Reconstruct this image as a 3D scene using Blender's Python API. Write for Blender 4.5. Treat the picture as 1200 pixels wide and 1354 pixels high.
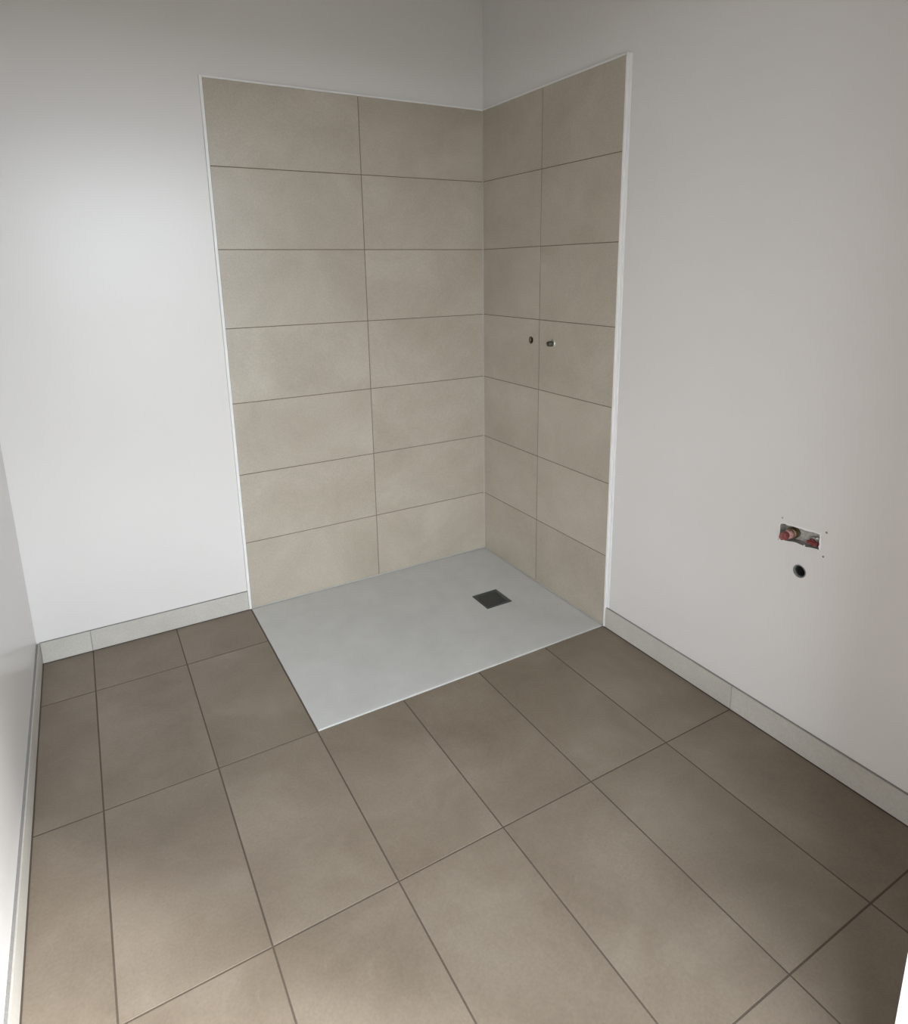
import bpy, bmesh, math, random
from mathutils import Matrix, Vector
random.seed(7)
for o in list(bpy.data.objects):
    bpy.data.objects.remove(o)
scene = bpy.context.scene
COL = scene.collection

# ------------------------------------------------------------------ camera
F_PX, CX, CY = 859.557, 600.0, 554.744            # photograph taken as 1200 x 1354
cam_d = bpy.data.cameras.new('camera')
cam = bpy.data.objects.new('camera', cam_d); COL.objects.link(cam)
RIGHT = Vector((0.8654, -0.5008, -0.0152)); DOWN = Vector((-0.1269, -0.1899, -0.9736)); FWD = Vector((0.4847, 0.8445, -0.2279))
m = Matrix.Identity(4)
for i in range(3):
    m[i][0] = RIGHT[i]; m[i][1] = -DOWN[i]; m[i][2] = -FWD[i]
rot = m.to_3x3().to_quaternion()
cam.matrix_world = Matrix.Translation((-1.6921, -2.6509, 1.4237)) @ rot.to_matrix().to_4x4()
cam_d.sensor_fit = 'HORIZONTAL'; cam_d.sensor_width = 36.0
cam_d.lens = F_PX / 1200 * 36.0
cam_d.shift_y = (CY - 677.0) / 1200
cam_d.clip_start = 0.02
scene.camera = cam

# ------------------------------------------------------------------ light: overcast daylight through a long window shaped for the light, in the unseen corridor behind the doorway
DOOR_R, DOOR_L, DOOR_H = -0.662, -1.945, 2.22
YF, YB = -2.30, -2.42               # room side and corridor side of the doorway wall
HX0, HX1, HY = -3.3, 2.6, -3.80     # corridor: end walls, window wall
WIN = dict(x0=-3.1, x1=2.4, z0=0.30, z1=2.34)
world = bpy.data.worlds.new('world'); scene.world = world
world.use_nodes = True
bg = world.node_tree.nodes['Background']
bg.inputs[0].default_value = (0.85, 0.935, 1.0, 1)
bg.inputs[1].default_value = 11.2
portal_d = bpy.data.lights.new('window_portal', 'AREA'); portal_d.shape = 'RECTANGLE'
portal_d.size = WIN['x1'] - WIN['x0']; portal_d.size_y = WIN['z1'] - WIN['z0']
portal_d.cycles.is_portal = True
portal = bpy.data.objects.new('window_portal', portal_d); COL.objects.link(portal)
portal.location = ((WIN['x0'] + WIN['x1']) / 2, HY - 0.09, (WIN['z0'] + WIN['z1']) / 2)
portal.rotation_euler = (math.radians(90), 0, 0)      # faces +y, into the corridor

# added fill: weak broad beam through the doorway brightens the bare wall's foot
fill_beam_d = bpy.data.lights.new('fill_beam', 'SUN'); fill_beam_d.energy = 9.0; fill_beam_d.angle = math.radians(15); fill_beam_d.color = (0.96, 0.98, 1.0)
fill_beam = bpy.data.objects.new('fill_beam', fill_beam_d); COL.objects.link(fill_beam)
fill_beam.location = (4, -9, 6)
fill_beam.rotation_euler = Vector((-1.0, 0.96, -1.39 * math.tan(math.radians(27)))).to_track_quat('-Z', 'Y').to_euler()

vs = scene.view_settings
vs.view_transform = 'Standard'; vs.look = 'None'; vs.gamma = 1.0; vs.use_curve_mapping = False
vs.exposure = 0.0

# ------------------------------------------------------------------ dimensions (metres)
XL = -1.960           # face of the skirting tiles on the left wall
PT = 0.010            # tiles stand this far proud of the painted walls
ZC = 2.72             # ceiling
PW, PD = 1.1895, 0.8874        # tiled shower panels: width on back wall, on right wall
XJ, YJ = -0.5942, -0.4383      # vertical joints of the panels
ZTOP, RH = 2.1011, 0.2992      # panel top, row pitch
HB = 0.086            # skirting height
CP, RP, X0, Y0 = 0.300, 0.6003, -1.1942, -0.8845   # floor grid

# ------------------------------------------------------------------ materials
def srgb(r, g, b):
    f = lambda c: (c / 255 / 12.92) if c / 255 <= 0.04045 else ((c / 255 + 0.055) / 1.055) ** 2.4
    return (f(r), f(g), f(b), 1)

def new_mat(name):
    mt = bpy.data.materials.new(name); mt.use_nodes = True
    nt = mt.node_tree
    return mt, nt, nt.nodes['Principled BSDF']

def noise(nt, vec, scale, detail=4, rough=0.55, dist=0.0):
    n = nt.nodes.new('ShaderNodeTexNoise')
    n.inputs['Scale'].default_value = scale; n.inputs['Detail'].default_value = detail
    n.inputs['Roughness'].default_value = rough; n.inputs['Distortion'].default_value = dist
    if vec: nt.links.new(vec, n.inputs['Vector'])
    return n

def ramp(nt, fac, stops):
    r = nt.nodes.new('ShaderNodeValToRGB')
    while len(r.color_ramp.elements) < len(stops): r.color_ramp.elements.new(0.5)
    for e, (p, c) in zip(r.color_ramp.elements, stops): e.position = p; e.color = c
    nt.links.new(fac, r.inputs['Fac'])
    return r

def mixc(nt, a, b, fac, mode='MIX'):
    mx = nt.nodes.new('ShaderNodeMix'); mx.data_type = 'RGBA'; mx.blend_type = mode
    for s, v in ((6, a), (7, b)):
        if isinstance(v, tuple): mx.inputs[s].default_value = v
        else: nt.links.new(v, mx.inputs[s])
    if isinstance(fac, float): mx.inputs[0].default_value = fac
    else: nt.links.new(fac, mx.inputs[0])
    return mx.outputs[2]

def bump(nt, bsdf, h, strength, dist=0.001):
    b = nt.nodes.new('ShaderNodeBump'); b.inputs['Strength'].default_value = strength; b.inputs['Distance'].default_value = dist
    nt.links.new(h, b.inputs['Height']); nt.links.new(b.outputs[0], bsdf.inputs['Normal'])

def tile_mat(name, dark, mid, light, rough, spec=0.5):
    """stone-look porcelain: soft clouds, a few pale scuffs, fine grain; each tile takes its own patch of the pattern"""
    mt, nt, b = new_mat(name)
    tc = nt.nodes.new('ShaderNodeTexCoord'); oi = nt.nodes.new('ShaderNodeObjectInfo')
    mul = nt.nodes.new('ShaderNodeMath'); mul.operation = 'MULTIPLY'; mul.inputs[1].default_value = 41.0
    nt.links.new(oi.outputs['Random'], mul.inputs[0])
    comb = nt.nodes.new('ShaderNodeCombineXYZ')
    for k in range(3): nt.links.new(mul.outputs[0], comb.inputs[k])
    add = nt.nodes.new('ShaderNodeVectorMath'); add.operation = 'ADD'
    nt.links.new(tc.outputs['Object'], add.inputs[0]); nt.links.new(comb.outputs[0], add.inputs[1])
    v = add.outputs[0]
    n1 = noise(nt, v, 3.2, 6, 0.6, 0.4)
    c = ramp(nt, n1.outputs[0], [(0.30, dark), (0.52, mid), (0.74, light)]).outputs[0]
    n2 = noise(nt, v, 14, 8, 0.7, 0.8)
    f2 = ramp(nt, n2.outputs[0], [(0.56, (0, 0, 0, 1)), (0.80, (0.45, 0.45, 0.45, 1))]).outputs[0]
    c = mixc(nt, c, light, f2)
    n3 = noise(nt, v, 160, 3, 0.6)
    f3 = ramp(nt, n3.outputs[0], [(0.35, (0.93, 0.93, 0.93, 1)), (0.65, (1.05, 1.05, 1.05, 1))]).outputs[0]
    c = mixc(nt, c, f3, 1.0, 'MULTIPLY')
    nt.links.new(c, b.inputs['Base Color'])
    rr = nt.nodes.new('ShaderNodeMapRange'); rr.inputs['To Min'].default_value = rough - 0.07; rr.inputs['To Max'].default_value = rough + 0.08
    nt.links.new(n2.outputs[0], rr.inputs['Value']); nt.links.new(rr.outputs[0], b.inputs['Roughness'])
    b.inputs['Specular IOR Level'].default_value = spec
    bump(nt, b, n3.outputs[0], 0.12, 0.0006)
    return mt

def plain(name, col, rough=0.5, metal=0.0, nscale=60.0, var=0.06, bstr=0.1, bdist=0.0008, spec=0.5):
    mt, nt, b = new_mat(name)
    tc = nt.nodes.new('ShaderNodeTexCoord')
    n = noise(nt, tc.outputs['Object'], nscale, 5, 0.6)
    lo = tuple(max(0, c * (1 - var)) for c in col[:3]) + (1,); hi = tuple(min(1, c * (1 + var)) for c in col[:3]) + (1,)
    c = ramp(nt, n.outputs[0], [(0.3, lo), (0.7, hi)]).outputs[0]
    nt.links.new(c, b.inputs['Base Color'])
    b.inputs['Roughness'].default_value = rough; b.inputs['Metallic'].default_value = metal
    b.inputs['Specular IOR Level'].default_value = spec
    if bstr: bump(nt, b, n.outputs[0], bstr, bdist)
    return mt

def paint_mat():
    mt, nt, b = new_mat('white_satin_paint')
    tc = nt.nodes.new('ShaderNodeTexCoord'); v = tc.outputs['Object']
    n1 = noise(nt, v, 1.1, 3, 0.5)
    c = ramp(nt, n1.outputs[0], [(0.3, (0.705, 0.672, 0.650, 1)), (0.7, (0.735, 0.702, 0.680, 1))]).outputs[0]
    nt.links.new(c, b.inputs['Base Color'])
    b.inputs['Roughness'].default_value = 0.27
    n2 = noise(nt, v, 240, 4, 0.6); n3 = noise(nt, v, 7, 2, 0.5)
    ad = nt.nodes.new('ShaderNodeMath'); ad.operation = 'MULTIPLY_ADD'; ad.inputs[1].default_value = 3.0
    nt.links.new(n3.outputs[0], ad.inputs[0]); nt.links.new(n2.outputs[0], ad.inputs[2])
    bump(nt, b, ad.outputs[0], 0.10, 0.0012)
    return mt

M = {}
M['paint'] = paint_mat()
M['ceiling'] = plain('matt_ceiling_paint', (0.30, 0.285, 0.27, 1), 0.8, nscale=90)
M['wall_tile'] = tile_mat('beige_stone_wall_tile', (0.39, 0.337, 0.266, 1), (0.445, 0.389, 0.314, 1), (0.51, 0.455, 0.378, 1), 0.38, 0.7)
M['floor_tile'] = tile_mat('taupe_stone_floor_tile', (0.197, 0.154, 0.113, 1), (0.240, 0.192, 0.145, 1), (0.300, 0.248, 0.194, 1), 0.46)
M['skirt_tile'] = tile_mat('pale_stone_skirting_tile', (0.46, 0.43, 0.385, 1), (0.52, 0.49, 0.44, 1), (0.58, 0.55, 0.50, 1), 0.42)
M['floor_grout'] = plain('brown_floor_grout', (0.105, 0.080, 0.058, 1), 0.9, nscale=300, var=0.2, bstr=0.4)
M['wall_grout'] = plain('taupe_wall_grout', (0.17, 0.135, 0.10, 1), 0.9, nscale=300, var=0.15, bstr=0.4)
M['skirt_grout'] = plain('grey_skirting_grout', (0.27, 0.255, 0.24, 1), 0.9, nscale=300, var=0.15, bstr=0.4)
M['trim'] = plain('white_edge_profile', (0.83, 0.82, 0.80, 1), 0.28, nscale=20, var=0.02, bstr=0)
M['sealant'] = plain('pale_sealant', (0.50, 0.48, 0.44, 1), 0.45, nscale=90, var=0.04)
M['tray'] = plain('pale_grey_mineral_tray', (0.60, 0.592, 0.572, 1), 0.48, nscale=9, var=0.05, bstr=0.08)
M['drain'] = plain('anthracite_drain_plate', (0.030, 0.034, 0.033, 1), 0.38, nscale=80, var=0.15)
M['drain_edge'] = plain('brushed_drain_edge', (0.06, 0.066, 0.064, 1), 0.35, nscale=80, var=0.1)
M['brass'] = plain('dull_brass', (0.25, 0.19, 0.11, 1), 0.38, 1.0, nscale=120, var=0.2)
M['chrome'] = plain('chrome', (0.86, 0.85, 0.82, 1), 0.30, 1.0, nscale=40, var=0.05, bstr=0)
M['dark_metal'] = plain('dull_grey_metal', (0.20, 0.19, 0.17, 1), 0.35, 0.9, nscale=120, var=0.2)
M['rubber'] = plain('dark_rubber', (0.018, 0.018, 0.017, 1), 0.6, nscale=60, var=0.2)
M['pipe_grey'] = plain('grey_plastic_pipe', (0.20, 0.205, 0.195, 1), 0.5, nscale=60, var=0.2)
M['red'] = plain('red_plastic_plug', (0.27, 0.075, 0.070, 1), 0.55, nscale=160, var=0.35, bstr=0.5, bdist=0.002)
M['dark_red'] = plain('dark_red_plug', (0.20, 0.035, 0.032, 1), 0.55, nscale=160, var=0.4, bstr=0.5, bdist=0.002)
M['pink'] = plain('dusty_pink_plastic', (0.50, 0.27, 0.25, 1), 0.5, nscale=160, var=0.3, bstr=0.5, bdist=0.002)
M['plaster'] = plain('raw_grey_plaster', (0.40, 0.375, 0.35, 1), 0.95, nscale=90, var=0.3, bstr=0.9, bdist=0.004)
M['filler'] = plain('white_filler', (0.80, 0.78, 0.77, 1), 0.7, nscale=120, var=0.04, bstr=0.5, bdist=0.002)
M['dark'] = plain('hole_shade_black', (0.03, 0.028, 0.025, 1), 0.9, nscale=60, var=0.2)
M['render_grey'] = plain('grey_render', (0.52, 0.51, 0.50, 1), 0.9, nscale=40)
M['ground'] = plain('dark_added_ground', (0.16, 0.15, 0.13, 1), 0.9, nscale=3, var=0.15)
M['door_white'] = plain('white_gloss_lining', (0.82, 0.83, 0.84, 1), 0.25, nscale=20, var=0.02, bstr=0)

# ------------------------------------------------------------------ helpers
def link(name, mesh, mat=None, parent=None):
    o = bpy.data.objects.new(name, mesh); COL.objects.link(o)
    if mat and not mesh.materials: mesh.materials.append(M[mat])
    if parent: o.parent = parent
    return o

def tag(o, label=None, cat=None, group=None, kind=None):
    if label: o['label'] = label
    if cat: o['category'] = cat
    if group: o['group'] = group
    if kind: o['kind'] = kind
    return o

def add_box(bm, x0, x1, y0, y1, z0, z1):
    vs = [bm.verts.new((x, y, z)) for z in (z0, z1) for y in (y0, y1) for x in (x0, x1)]
    for f in ((0, 2, 3, 1), (4, 5, 7, 6), (0, 1, 5, 4), (2, 6, 7, 3), (0, 4, 6, 2), (1, 3, 7, 5)):
        bm.faces.new([vs[i] for i in f])

def mesh_of(bm, name='m', smooth=False):
    bmesh.ops.recalc_face_normals(bm, faces=bm.faces)
    me = bpy.data.meshes.new(name); bm.to_mesh(me); bm.free()
    if smooth:
        for p in me.polygons: p.use_smooth = True
    return me

def boxes(name, lst, mat, parent=None, bevel=0.0):
    bm = bmesh.new()
    for b in lst: add_box(bm, *b)
    if bevel:
        bmesh.ops.bevel(bm, geom=list(bm.edges), offset=bevel, segments=2, affect='EDGES', profile=0.5)
    return link(name, mesh_of(bm, name), mat, parent)

def structure(o, label, cat):
    return tag(o, label, cat, kind='structure')

def lathe(prof, seg=28):
    """closed or open profile [(radius, height)] spun around local z"""
    bm = bmesh.new(); rings = []
    for r, h in prof:
        rings.append([bm.verts.new((r * math.cos(2 * math.pi * k / seg), r * math.sin(2 * math.pi * k / seg), h)) for k in range(seg)])
    for a, b in zip(rings, rings[1:]):
        for k in range(seg):
            bm.faces.new((a[k], a[(k + 1) % seg], b[(k + 1) % seg], b[k]))
    if prof[-1][0] > 1e-4 and prof[0] != prof[-1]: bm.faces.new(rings[-1])
    if prof[0][0] > 1e-4 and prof[0] != prof[-1]: bm.faces.new(list(reversed(rings[0])))
    me = mesh_of(bm, 'lathe')
    for p in me.polygons: p.use_smooth = len(p.vertices) == 4
    return me

def cut(obj, cutters):
    """boolean-subtract cutter objects from obj and delete the cutters"""
    for c in cutters:
        md = obj.modifiers.new('cut', 'BOOLEAN'); md.operation = 'DIFFERENCE'; md.object = c; md.solver = 'EXACT'
    bpy.context.view_layer.update()
    ev = obj.evaluated_get(bpy.context.evaluated_depsgraph_get())
    me = bpy.data.meshes.new_from_object(ev)
    obj.modifiers.clear(); obj.data = me
    return obj

def cyl_cutter(y, z, r, x0, x1, seg=32):
    me = lathe([(r, 0), (r, x1 - x0)], seg)
    o = link('cutter', me); o.matrix_world = Matrix.Translation((x0, y, z)) @ Matrix.Rotation(math.radians(90), 4, 'Y')
    return o

def drop(objs):
    for o in objs: bpy.data.objects.remove(o)

_tiles = {}
def tile_mesh(w, h, t, ch=0.0003):
    """flat tile, face towards local +z at z = 0, its arrises eased"""
    k = (round(w, 4), round(h, 4), round(t, 4))
    if k in _tiles: return _tiles[k]
    bm = bmesh.new()
    a, b = w / 2, h / 2
    def ring(dx, z): return [bm.verts.new(p) for p in ((-a + dx, -b + dx, z), (a - dx, -b + dx, z), (a - dx, b - dx, z), (-a + dx, b - dx, z))]
    r0, r1, r2 = ring(0, -t), ring(0, -ch), ring(ch, 0)
    for p, q in ((r0, r1), (r1, r2)):
        for i in range(4): bm.faces.new((p[i], p[(i + 1) % 4], q[(i + 1) % 4], q[i]))
    bm.faces.new(r2); bm.faces.new(list(reversed(r0)))
    _tiles[k] = mesh_of(bm, 'tile')
    return _tiles[k]

FACE_BACK = Matrix(((1, 0, 0, 0), (0, 0, -1, 0), (0, 1, 0, 0), (0, 0, 0, 1)))     # local z -> -y
FACE_RIGHT = Matrix(((0, 0, -1, 0), (-1, 0, 0, 0), (0, 1, 0, 0), (0, 0, 0, 1)))   # local z -> -x
FACE_LEFT = Matrix(((0, 0, 1, 0), (1, 0, 0, 0), (0, 1, 0, 0), (0, 0, 0, 1)))      # local z -> +x
FACE_UP = Matrix.Identity(4)

def tile(name, w, h, t, face, loc, mat, parent, jitter=0.00012, own=False):
    me = tile_mesh(w, h, t)
    if own: me = me.copy()
    if me.materials and me.materials[0] != M[mat]:
        k = (me.name, mat)
        if k not in _tiles:
            c = me.copy(); c.materials.clear(); c.materials.append(M[mat]); _tiles[k] = c
        me = _tiles[k]
    o = link(name, me, mat, parent)
    R = face.to_3x3()
    n = R @ Vector((0, 0, 1))
    tilt = Matrix.Rotation(random.uniform(-1, 1) * 0.0004, 4, 'X') @ Matrix.Rotation(random.uniform(-1, 1) * 0.0004, 4, 'Y')
    o.matrix_world = Matrix.Translation(Vector(loc) + n * random.uniform(-jitter, jitter)) @ face @ tilt
    return o

# ------------------------------------------------------------------ setting: bathroom shell
wt = 0.12
wall_back = structure(boxes('wall_back', [(XL - PT - wt, PT + wt, PT, PT + wt, -0.1, ZC)], 'paint'),
                      'white satin painted back wall with beige tiled shower panel', 'wall')
wall_right = structure(boxes('wall_right', [(PT, PT + wt, YF, PT, -0.1, ZC)], 'paint'),
                       'white painted wall with open washbasin pipe connections and tiled shower panel', 'wall')
wall_left = structure(boxes('wall_left', [(XL - PT - wt, XL - PT, YB, PT, -0.1, ZC)], 'paint'),
                      'bare white painted wall facing the washbasin connections', 'wall')
wall_front = structure(boxes('wall_front', [(DOOR_R + 0.02, HX1, YB, YF, -0.1, ZC), (HX0, DOOR_L - 0.02, YB, YF, -0.1, ZC),
                                            (DOOR_L - 0.02, DOOR_R + 0.02, YB, YF, DOOR_H + 0.02, ZC)], 'paint'),
                       'white wall with the doorway opposite the shower', 'wall')
structure(boxes('ceiling', [(HX0 - 0.1, HX1 + 0.1, HY - 0.1, PT + wt, ZC, ZC + 0.1)], 'ceiling'), 'plain grey plaster ceiling above the shower', 'ceiling')
# unseen corridor behind the doorway, its window shaped for the daylight, and ground added outside
structure(boxes('floor_hall', [(HX0, HX1, HY, YB, -0.1, 0.0)], 'floor_tile'), 'taupe floor of the corridor behind the doorway', 'floor')
structure(boxes('wall_hall_left', [(HX0 - 0.1, HX0, HY - 0.1, YF, -0.1, ZC)], 'paint'), 'white end wall of the corridor behind the bare wall', 'wall')
structure(boxes('wall_hall_right', [(HX1, HX1 + 0.1, HY - 0.1, YF, -0.1, ZC)], 'paint'), 'white end wall of the corridor behind the washbasin wall', 'wall')
W = WIN
structure(boxes('wall_hall_back', [(HX0, W['x0'], HY - 0.1, HY, -0.1, ZC), (W['x1'], HX1, HY - 0.1, HY, -0.1, ZC),
                                   (W['x0'], W['x1'], HY - 0.1, HY, -0.1, W['z0']), (W['x0'], W['x1'], HY - 0.1, HY, W['z1'], ZC)], 'paint'),
          'white wall around the long corridor window', 'wall')
structure(boxes('window_1', [(W['x0'], W['x1'], HY - 0.07, HY - 0.01, W['z0'], W['z0'] + 0.06), (W['x0'], W['x1'], HY - 0.07, HY - 0.01, W['z1'] - 0.06, W['z1'])] +
                [(x - 0.025, x + 0.025, HY - 0.07, HY - 0.01, W['z0'] + 0.06, W['z1'] - 0.06)
                 for x in [W['x0'] + 0.025 + k * (W['x1'] - W['x0'] - 0.05) / 5 for k in range(6)]], 'door_white'),
          'long white framed window of the unseen corridor, shaped for the daylight', 'window')
structure(boxes('ground', [(-60, 60, -90, HY - 0.1, -0.4, -0.3)], 'ground'), 'dark ground added outside the corridor window', 'ground')  # added, unseen: blocks sky below the horizon, kept dark to dim wall tops
# door lining
lin = structure(boxes('trim_door_lining', [(DOOR_R, DOOR_R + 0.02, YB - 0.004, YF + 0.004, 0.0, DOOR_H + 0.02), (DOOR_L - 0.02, DOOR_L, YB - 0.004, YF + 0.004, 0.0, DOOR_H + 0.02),
                                           (DOOR_L, DOOR_R, YB - 0.004, YF + 0.004, DOOR_H, DOOR_H + 0.02)], 'door_white'),
                'white glossy lining of the doorway opposite the shower', 'door frame')

# ------------------------------------------------------------------ floor
TX, TY = -1.1925, -0.8865      # tray edge joint
bm = bmesh.new()
add_box(bm, XL - PT, TX + 0.001, YB, PT, -0.1, -0.00035)
add_box(bm, TX + 0.001, PT, YB, TY - 0.001, -0.1, -0.00035)
add_box(bm, TX + 0.001, PT, TY - 0.001, PT, -0.1, -0.045)
floor = structure(link('floor', mesh_of(bm, 'floor'), 'floor_grout'), 'taupe stone-look tiled bathroom floor with brown joints', 'floor')
G = 0.0042
xs = [XL + 0.001] + [X0 + CP * k for k in range(-2, 4)] + [0.0 + 0.001]
ys = [0.0] + [Y0 - RP * k for k in range(-1, 4)]
ys[-1] = YB
for i in range(len(xs) - 1):
    for j in range(len(ys) - 1):
        a, b = xs[i] + G / 2, xs[i + 1] - G / 2
        c, d = ys[j + 1] + G / 2, ys[j] - G / 2
        if xs[i + 1] > TX + 0.05 and ys[j + 1] > TY - 0.05: continue        # the shower tray
        if j == 0: d = ys[0] - 0.0005
        tile('floor_tile', b - a, d - c, 0.009, FACE_UP, ((a + b) / 2, (c + d) / 2, 0), 'floor_tile', floor)

# ------------------------------------------------------------------ shower panels
def rowz(k): return ZTOP - k * RH
GW = 0.0033
bed_b = boxes('grout_bed', [(-PW, 0.004, 0.0009, PT, 0.004, ZTOP - 0.002)], 'wall_grout', wall_back)
bed_r = boxes('grout_bed', [(0.0009, PT, -PD, 0.0, 0.004, ZTOP - 0.002)], 'wall_grout', wall_right)
TT = 0.0075
rt = {}
for k in range(7):
    z1, z0 = rowz(k) - (GW / 2 if k else 0.0), rowz(k + 1) + (GW / 2 if k < 6 else 0.0025)
    for (a, b) in ((-PW, XJ - GW / 2), (XJ + GW / 2, -0.001)):
        tile('wall_tile', b - a, z1 - z0, TT, FACE_BACK, ((a + b) / 2, 0, (z0 + z1) / 2), 'wall_tile', wall_back)
    for c, (a, b) in enumerate(((YJ + GW / 2, -0.0015), (-PD, YJ - GW / 2))):
        rt[(k, c)] = tile('wall_tile', b - a, z1 - z0, TT, FACE_RIGHT, (0, (a + b) / 2, (z0 + z1) / 2), 'wall_tile', wall_right, own=(k == 3))
# sealant in the inner corner and along the tray
boxes('corner_sealant', [(-0.0026, 0.0002, -0.0040, -0.0002, 0.006, ZTOP - 0.003)], 'sealant', wall_right)
boxes('tray_sealant', [(-PW + 0.002, -0.003, -0.0035, -0.0003, 0.0045, 0.0095)], 'sealant', wall_back)
boxes('tray_sealant', [(-0.0035, -0.0003, -PD + 0.004, -0.003, 0.0045, 0.0095)], 'sealant', wall_right)

# edge profiles around the panels
structure(boxes('trim_1', [(-PW - 0.0115, -PW - 0.0005, -0.0012, PT, 0.002, ZTOP + 0.007)], 'trim', bevel=0.0012),
          'slim white upright edge profile closing the back wall tile panel', 'trim')
structure(boxes('trim_2', [(-PW, 0.0, -0.0012, PT, ZTOP + 0.0005, ZTOP + 0.007)], 'trim', bevel=0.0010),
          'slim white edge profile along the top of the back wall tiles', 'trim')
structure(boxes('trim_3', [(-0.0012, PT, -PD, -0.002, ZTOP + 0.0005, ZTOP + 0.007)], 'trim', bevel=0.0010),
          'slim white edge profile along the top of the narrower tile panel', 'trim')
t4 = structure(boxes('trim_4', [(-0.0012, PT, -PD - 0.0095, -PD - 0.0005, 0.002, ZTOP + 0.007)], 'trim', bevel=0.0012),
               'white upright edge profile between tile panel and painted washbasin wall', 'trim')
boxes('filler_strip', [(0.0062, PT, -PD - 0.0215, -PD - 0.0095, HB + 0.001, ZTOP + 0.004)], 'trim', t4, bevel=0.0012)

# ------------------------------------------------------------------ skirting
def skirting(name, label, face, spans, fixed, bodybox):
    s = structure(boxes(name, [bodybox], 'skirt_grout'), label, 'skirting')
    for a, b in spans:
        a, b = min(a, b) + 0.0012, max(a, b) - 0.0012
        loc = ((a + b) / 2, 0, (HB + 0.003) / 2) if face is FACE_BACK else (fixed, (a + b) / 2, (HB + 0.003) / 2)
        tile('skirting_tile', b - a, HB - 0.004, 0.0042, face, loc, 'skirt_tile', s, jitter=0.0002)
    return s
e = 0.0034
skirting('baseboard_back', 'pale stone tile skirting between the shower panel and the bare wall', FACE_BACK,
         [(XL + 0.001, X0 - 2 * CP), (X0 - 2 * CP, -PW - 0.0115)], 0, (XL, -PW - 0.0118, e, PT, 0.0005, HB))
skirting('baseboard_right', 'pale stone tile skirting under the washbasin pipe connections', FACE_RIGHT,
         [(-PD - 0.0098, Y0 - RP), (Y0 - RP, Y0 - 2 * RP), (Y0 - 2 * RP, YF)], 0.0, (e, PT, YF, -PD - 0.0098, 0.0005, HB))
skirting('baseboard_left', 'pale stone tile skirting along the bare wall opposite the washbasin connections', FACE_LEFT,
         [(0.0, Y0 + 0.0), (Y0, Y0 - RP), (Y0 - RP, Y0 - 2 * RP), (Y0 - 2 * RP, YF)], XL, (XL - PT, XL - e, YF, 0.0, 0.0005, HB))

# ------------------------------------------------------------------ shower tray
tray = tag(bpy.data.objects.new('shower_tray', None), 'flat pale grey stone shower tray set level into the floor', 'shower tray')
COL.objects.link(tray); tray.location = ((TX) / 2, TY / 2, -0.045)
ox, oy, oz = tray.location
DX, DY, DS = -0.2540, -0.4570, 0.0625     # drain centre and half size
x0, x1, y0, y1 = TX + 0.002, -0.0002, TY + 0.002, -0.0002
def lin_(a, b, n): return [a + (b - a) * i / n for i in range(n + 1)]
hs = DS + 0.0025
gx = [x0, x0 + 0.003] + lin_(x0 + 0.02, DX - hs, 12) + [DX + hs] + lin_(DX + hs, x1 - 0.004, 5)[1:] + [x1]
gy = [y0, y0 + 0.003] + lin_(y0 + 0.02, DY - hs, 6) + [DY + hs] + lin_(DY + hs, y1 - 0.004, 6)[1:] + [y1]
def tz(x, y):
    fx = min(1, max(0, (DX - hs - x) / (DX - hs - x0 - 0.02), (x - DX - hs) / (x1 - 0.004 - DX - hs)))
    fy = min(1, max(0, (DY - hs - y) / (DY - hs - y0 - 0.02), (y - DY - hs) / (y1 - 0.004 - DY - hs)))
    z = 0.0030 - 0.009 * (1 - max(fx, fy))
    if x in (x0, x1) or y in (y0, y1): z -= 0.0014
    return z
bm = bmesh.new(); V = {}
for i, x in enumerate(gx):
    for j, y in enumerate(gy): V[i, j] = bm.verts.new((x - ox, y - oy, tz(x, y) - oz))
iD, jD = gx.index(DX + hs), gy.index(DY + hs)
for i in range(len(gx) - 1):
    for j in range(len(gy) - 1):
        if i + 1 == iD and j + 1 == jD: continue
        bm.faces.new((V[i, j], V[i + 1, j], V[i + 1, j + 1], V[i, j + 1]))
nb = [e_ for e_ in bm.edges if e_.is_boundary]
ex = bmesh.ops.extrude_edge_only(bm, edges=nb)
for v in [g for g in ex['geom'] if isinstance(g, bmesh.types.BMVert)]:
    inner = abs(v.co.x + ox - DX) < 0.1 and abs(v.co.y + oy - DY) < 0.1
    v.co.z = (-0.030 - oz) if inner else 0.0
bmesh.ops.holes_fill(bm, edges=[e_ for e_ in bm.edges if e_.is_boundary], sides=0)
slab = link('tray_slab', mesh_of(bm, 'tray_slab'), 'tray', tray)
dz = 0.0030 - 0.009
bm = bmesh.new()                                     # drain cover: raised rim around a shallow plate
def sq(r, z): return [bm.verts.new((DX - ox + sx * r, DY - oy + sy * r, z - oz)) for sx, sy in ((-1, -1), (1, -1), (1, 1), (-1, 1))]
rg = [sq(DS, -0.028), sq(DS, dz + 0.0008), sq(DS - 0.001, dz + 0.0016), sq(DS - 0.009, dz + 0.0016), sq(DS - 0.012, dz - 0.0005), sq(DS - 0.0121, -0.028)]
for a, b in zip(rg, rg[1:]):
    for k in range(4): bm.faces.new((a[k], a[(k + 1) % 4], b[(k + 1) % 4], b[k]))
frame = link('drain_frame', mesh_of(bm, 'drain_frame'), 'drain_edge', tray)
tag(frame, 'dark square drain frame')
plate = boxes('drain_plate', [(DX - ox - DS + 0.0128, DX - ox + DS - 0.0128, DY - oy - DS + 0.0128, DY - oy + DS - 0.0128, -0.02 - oz, dz + 0.0002 - oz)], 'drain', frame, bevel=0.0012)

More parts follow.
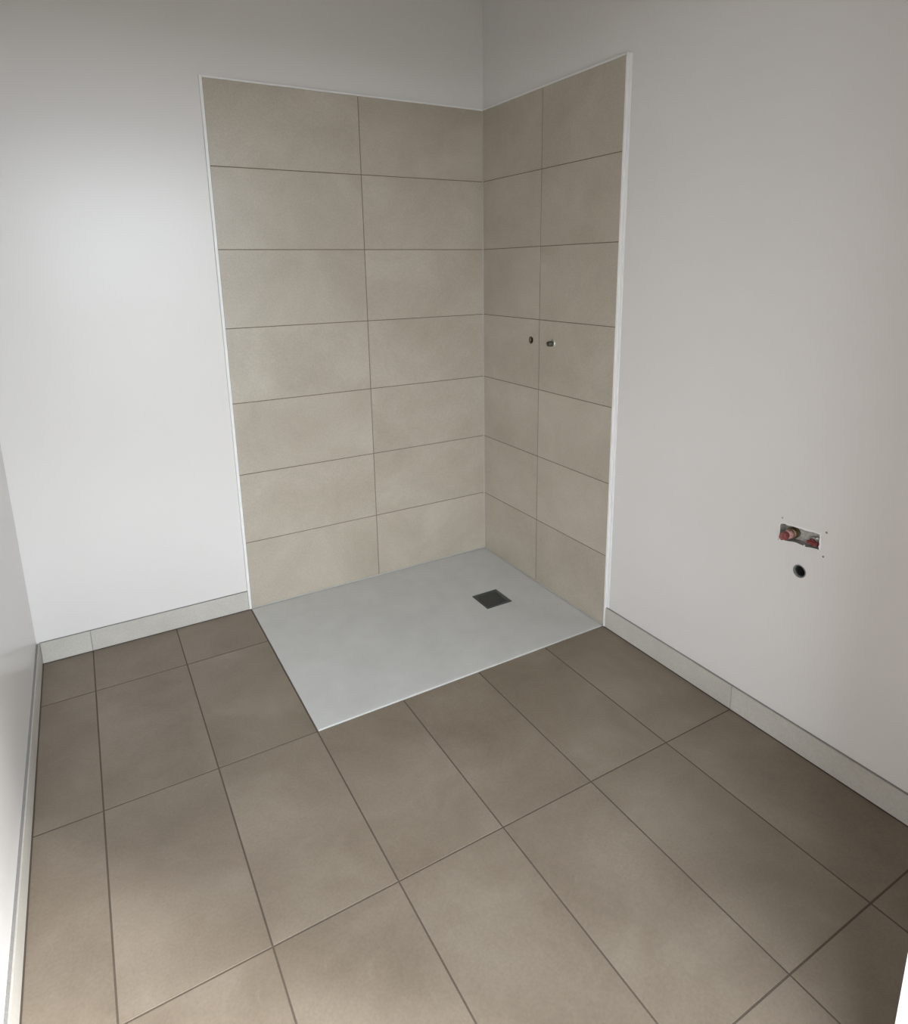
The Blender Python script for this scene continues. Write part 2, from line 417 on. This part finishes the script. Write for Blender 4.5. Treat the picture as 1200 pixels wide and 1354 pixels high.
# ------------------------------------------------------------------ openings in the washbasin wall and in the tiles
O1 = (-0.3800, 1.1130); O2 = (-0.5300, 1.1115)      # shower outlets (y, z)
CAV = (-1.703, -1.586, 0.6415, 0.6865)              # ragged slot: y0, y1, z0, z1
DR = (-1.6565, 0.5615)                              # washbasin drain
bm = bmesh.new()                                     # ragged slot outline, extruded into the wall
outline = []
def ragged(p, q, n, amp):
    for i in range(n):
        t = i / n
        outline.append((p[0] + (q[0] - p[0]) * t + random.uniform(-amp, amp), p[1] + (q[1] - p[1]) * t + random.uniform(-amp, amp)))
y0c, y1c, z0c, z1c = CAV
ragged((y1c, z1c - 0.002), (y0c, z1c + 0.004), 9, 0.0022); ragged((y0c, z1c + 0.004), (y0c - 0.001, z0c + 0.004), 5, 0.0016)
ragged((y0c - 0.001, z0c + 0.004), (y1c, z0c - 0.004), 9, 0.0022); ragged((y1c, z0c - 0.004), (y1c, z1c - 0.002), 5, 0.0016)
fr = [bm.verts.new((PT - 0.02, y, z)) for y, z in outline]; bk = [bm.verts.new((PT + 0.026, y, z)) for y, z in outline]
bm.faces.new(fr); bm.faces.new(list(reversed(bk)))
for i in range(len(fr)):
    j = (i + 1) % len(fr); bm.faces.new((fr[i], bk[i], bk[j], fr[j]))
cav = link('cutter', mesh_of(bm, 'cav'), 'plaster')
cs = [cav, cyl_cutter(DR[0], DR[1], 0.0196, PT - 0.02, PT + 0.10)]
cs += [cyl_cutter(y, z, r, PT - 0.02, PT + 0.03, 10) for y, z, r in ((-1.589, 0.7020, 0.0030), (-1.719, 0.7025, 0.0034), (-1.718, 0.6310, 0.0028), (-1.584, 0.6330, 0.0016))]
wall_right.data.materials.append(M['plaster'])
bpy.context.view_layer.update()
holes = [cyl_cutter(O1[0], O1[1], 0.0165, -0.02, 0.075), cyl_cutter(O2[0], O2[1], 0.0185, -0.02, 0.075)]
for c in cs[1:] + holes: c.data.materials.append(M['plaster'])
cut(wall_right, cs + holes); cut(bed_r, holes)
cut(rt[(3, 0)], holes[:1]); cut(rt[(3, 1)], holes[1:])
drop(cs + holes)

def fit(name, prof, mat, parent, seg=28, axis_off=0.0):
    o = link(name, lathe(prof, seg), mat, parent)
    return o
def wall_thing(name, label, cat, x, y, z, group=None):
    """an Empty on the washbasin wall whose local +z points out of the wall (-x)"""
    e_ = bpy.data.objects.new(name, None); COL.objects.link(e_)
    e_.matrix_world = Matrix.Translation((x, y, z)) @ FACE_RIGHT
    return tag(e_, label, cat, group)

# shower outlets
a = wall_thing('water_outlet', 'recessed dark brass water outlet in its round hole, nearer the tiled corner', 'pipe fitting', 0.0, O1[0], O1[1])
fit('socket', [(0.0155, -0.060), (0.0155, -0.006), (0.0120, -0.005), (0.0105, -0.008), (0.0100, -0.045), (0.0155, -0.060)], 'brass', a)
fit('socket_hole_shade', [(0.0098, -0.044), (0.0098, -0.016), (0.0055, -0.015), (0.0050, -0.026), (0.0001, -0.026)], 'dark', a, 20)  # near-black insert: shade of the open hole put into colour
b = wall_thing('water_outlet', 'chrome water outlet nipple sticking out of the shower tile beside the joint', 'pipe fitting', 0.0, O2[0], O2[1])
fit('socket', [(0.0180, -0.060), (0.0180, 0.0040), (0.0168, 0.0060), (0.0128, 0.0060), (0.0120, 0.0), (0.0120, -0.040), (0.0180, -0.060)], 'chrome', b)
fit('threaded_nipple', [(0.0108, -0.040)] + [(0.0108 if k % 2 else 0.0094, 0.002 + 0.0025 * k) for k in range(10)] + [(0.0084, 0.0262), (0.0074, 0.0245), (0.0072, -0.02), (0.0001, -0.02)], 'dark_metal', b, 24)

# washbasin water connections
def rough_up(o, amp):
    for v in o.data.vertices: v.co += Vector((random.uniform(-amp, amp), random.uniform(-amp, amp), random.uniform(-amp, amp)))
    return o
c = wall_thing('water_pipe_stub', 'water pipe end in the wall slot closed with a long pink and red plug', 'pipe', PT + 0.024, -1.6170, 0.6620)
fit('pipe_elbow', [(0.0165, 0.0), (0.0165, 0.018), (0.0150, 0.0200), (0.0085, 0.0200), (0.008, 0.004), (0.0001, 0.004)], 'brass', c)
fit('plug_body', [(0.0078, 0.006), (0.0078, 0.020), (0.0125, 0.0205), (0.0132, 0.024), (0.0128, 0.038), (0.0105, 0.0395), (0.0001, 0.0395)], 'pink', c, 20)
rough_up(fit('plug_head', [(0.0090, 0.039), (0.0108, 0.040), (0.0096, 0.046), (0.0118, 0.050), (0.0112, 0.058), (0.0070, 0.060), (0.0050, 0.055), (0.0001, 0.055)], 'red', c, 7), 0.0016)
d = wall_thing('water_pipe_stub', 'water pipe end in the wall slot closed with a short dark red plug', 'pipe', PT + 0.024, -1.6790, 0.6570)
fit('pipe_elbow', [(0.0135, 0.0), (0.0135, 0.010), (0.0122, 0.0112), (0.0085, 0.0112), (0.008, 0.004), (0.0001, 0.004)], 'plaster', d)
rough_up(fit('plug_body', [(0.0080, 0.006), (0.0080, 0.013), (0.0098, 0.0135), (0.0100, 0.017), (0.0085, 0.018), (0.0001, 0.018)], 'dark_red', d, 14), 0.0007)
bm = bmesh.new(); add_box(bm, -0.0165, 0.0130, -0.0042, 0.0038, 0.0165, 0.0230); add_box(bm, -0.0175, -0.0115, -0.0075, 0.0070, 0.0150, 0.0215)
bmesh.ops.bevel(bm, geom=list(bm.edges), offset=0.0012, segments=1, affect='EDGES')
w_ = link('plug_handle', mesh_of(bm, 'plug_handle'), 'dark_red', d); w_.matrix_local = Matrix.Identity(4)
w_.scale = (-1, 1, 1)

# washbasin drain pipe
g = wall_thing('drain_pipe', 'round dark waste pipe opening in the painted wall below the red plugs', 'pipe', PT, DR[0], DR[1])
fit('pipe_sleeve', [(0.0194, -0.095), (0.0194, 0.0004), (0.0186, 0.0014), (0.0166, 0.0010), (0.0160, -0.095), (0.0194, -0.095)], 'pipe_grey', g, 32)
fit('rubber_seal', [(0.0158, -0.090), (0.0158, -0.006), (0.0142, -0.007), (0.0132, -0.012), (0.0132, -0.080), (0.0001, -0.082)], 'rubber', g, 32)

# white filler smeared around the slot
bm = bmesh.new(); n = 26
cy_, cz_ = (y0c + y1c) / 2 + 0.002, (z0c + z1c) / 2 + 0.008
inner = outline
N = len(inner)
ri, ro = [], []
for (y, z) in inner:
    dy, dz_ = y - cy_, z - cz_
    up = max(0.0, dz_) / 0.03
    k = 1.05 + 0.20 * up + random.uniform(0, 0.05)
    ri.append(bm.verts.new((PT - 0.0016, y, z)))
    ro.append(bm.verts.new((PT - 0.0002, cy_ + dy * (1.05 + random.uniform(0, 0.04)), cz_ + dz_ * (1.08 + 0.45 * up * random.uniform(0.6, 1)))))
rin = [bm.verts.new((PT + 0.003, v.co.y, v.co.z)) for v in ri]
for i in range(N):
    j = (i + 1) % N
    bm.faces.new((ri[i], ri[j], ro[j], ro[i])); bm.faces.new((ri[i], rin[i], rin[j], ri[j]))
for (y, z, r) in ((-1.6960, 0.6770, 0.0036), (-1.7060, 0.6430, 0.0036), (-1.6100, 0.6865, 0.0030), (-1.6620, 0.6420, 0.0030)):
    bmesh.ops.create_icosphere(bm, subdivisions=1, radius=r, matrix=Matrix.Translation((PT + 0.001, y, z)) @ Matrix.Diagonal((0.8, 1.3, 0.9, 1)))
link('filler_patch', mesh_of(bm, 'filler_patch'), 'filler', wall_right)
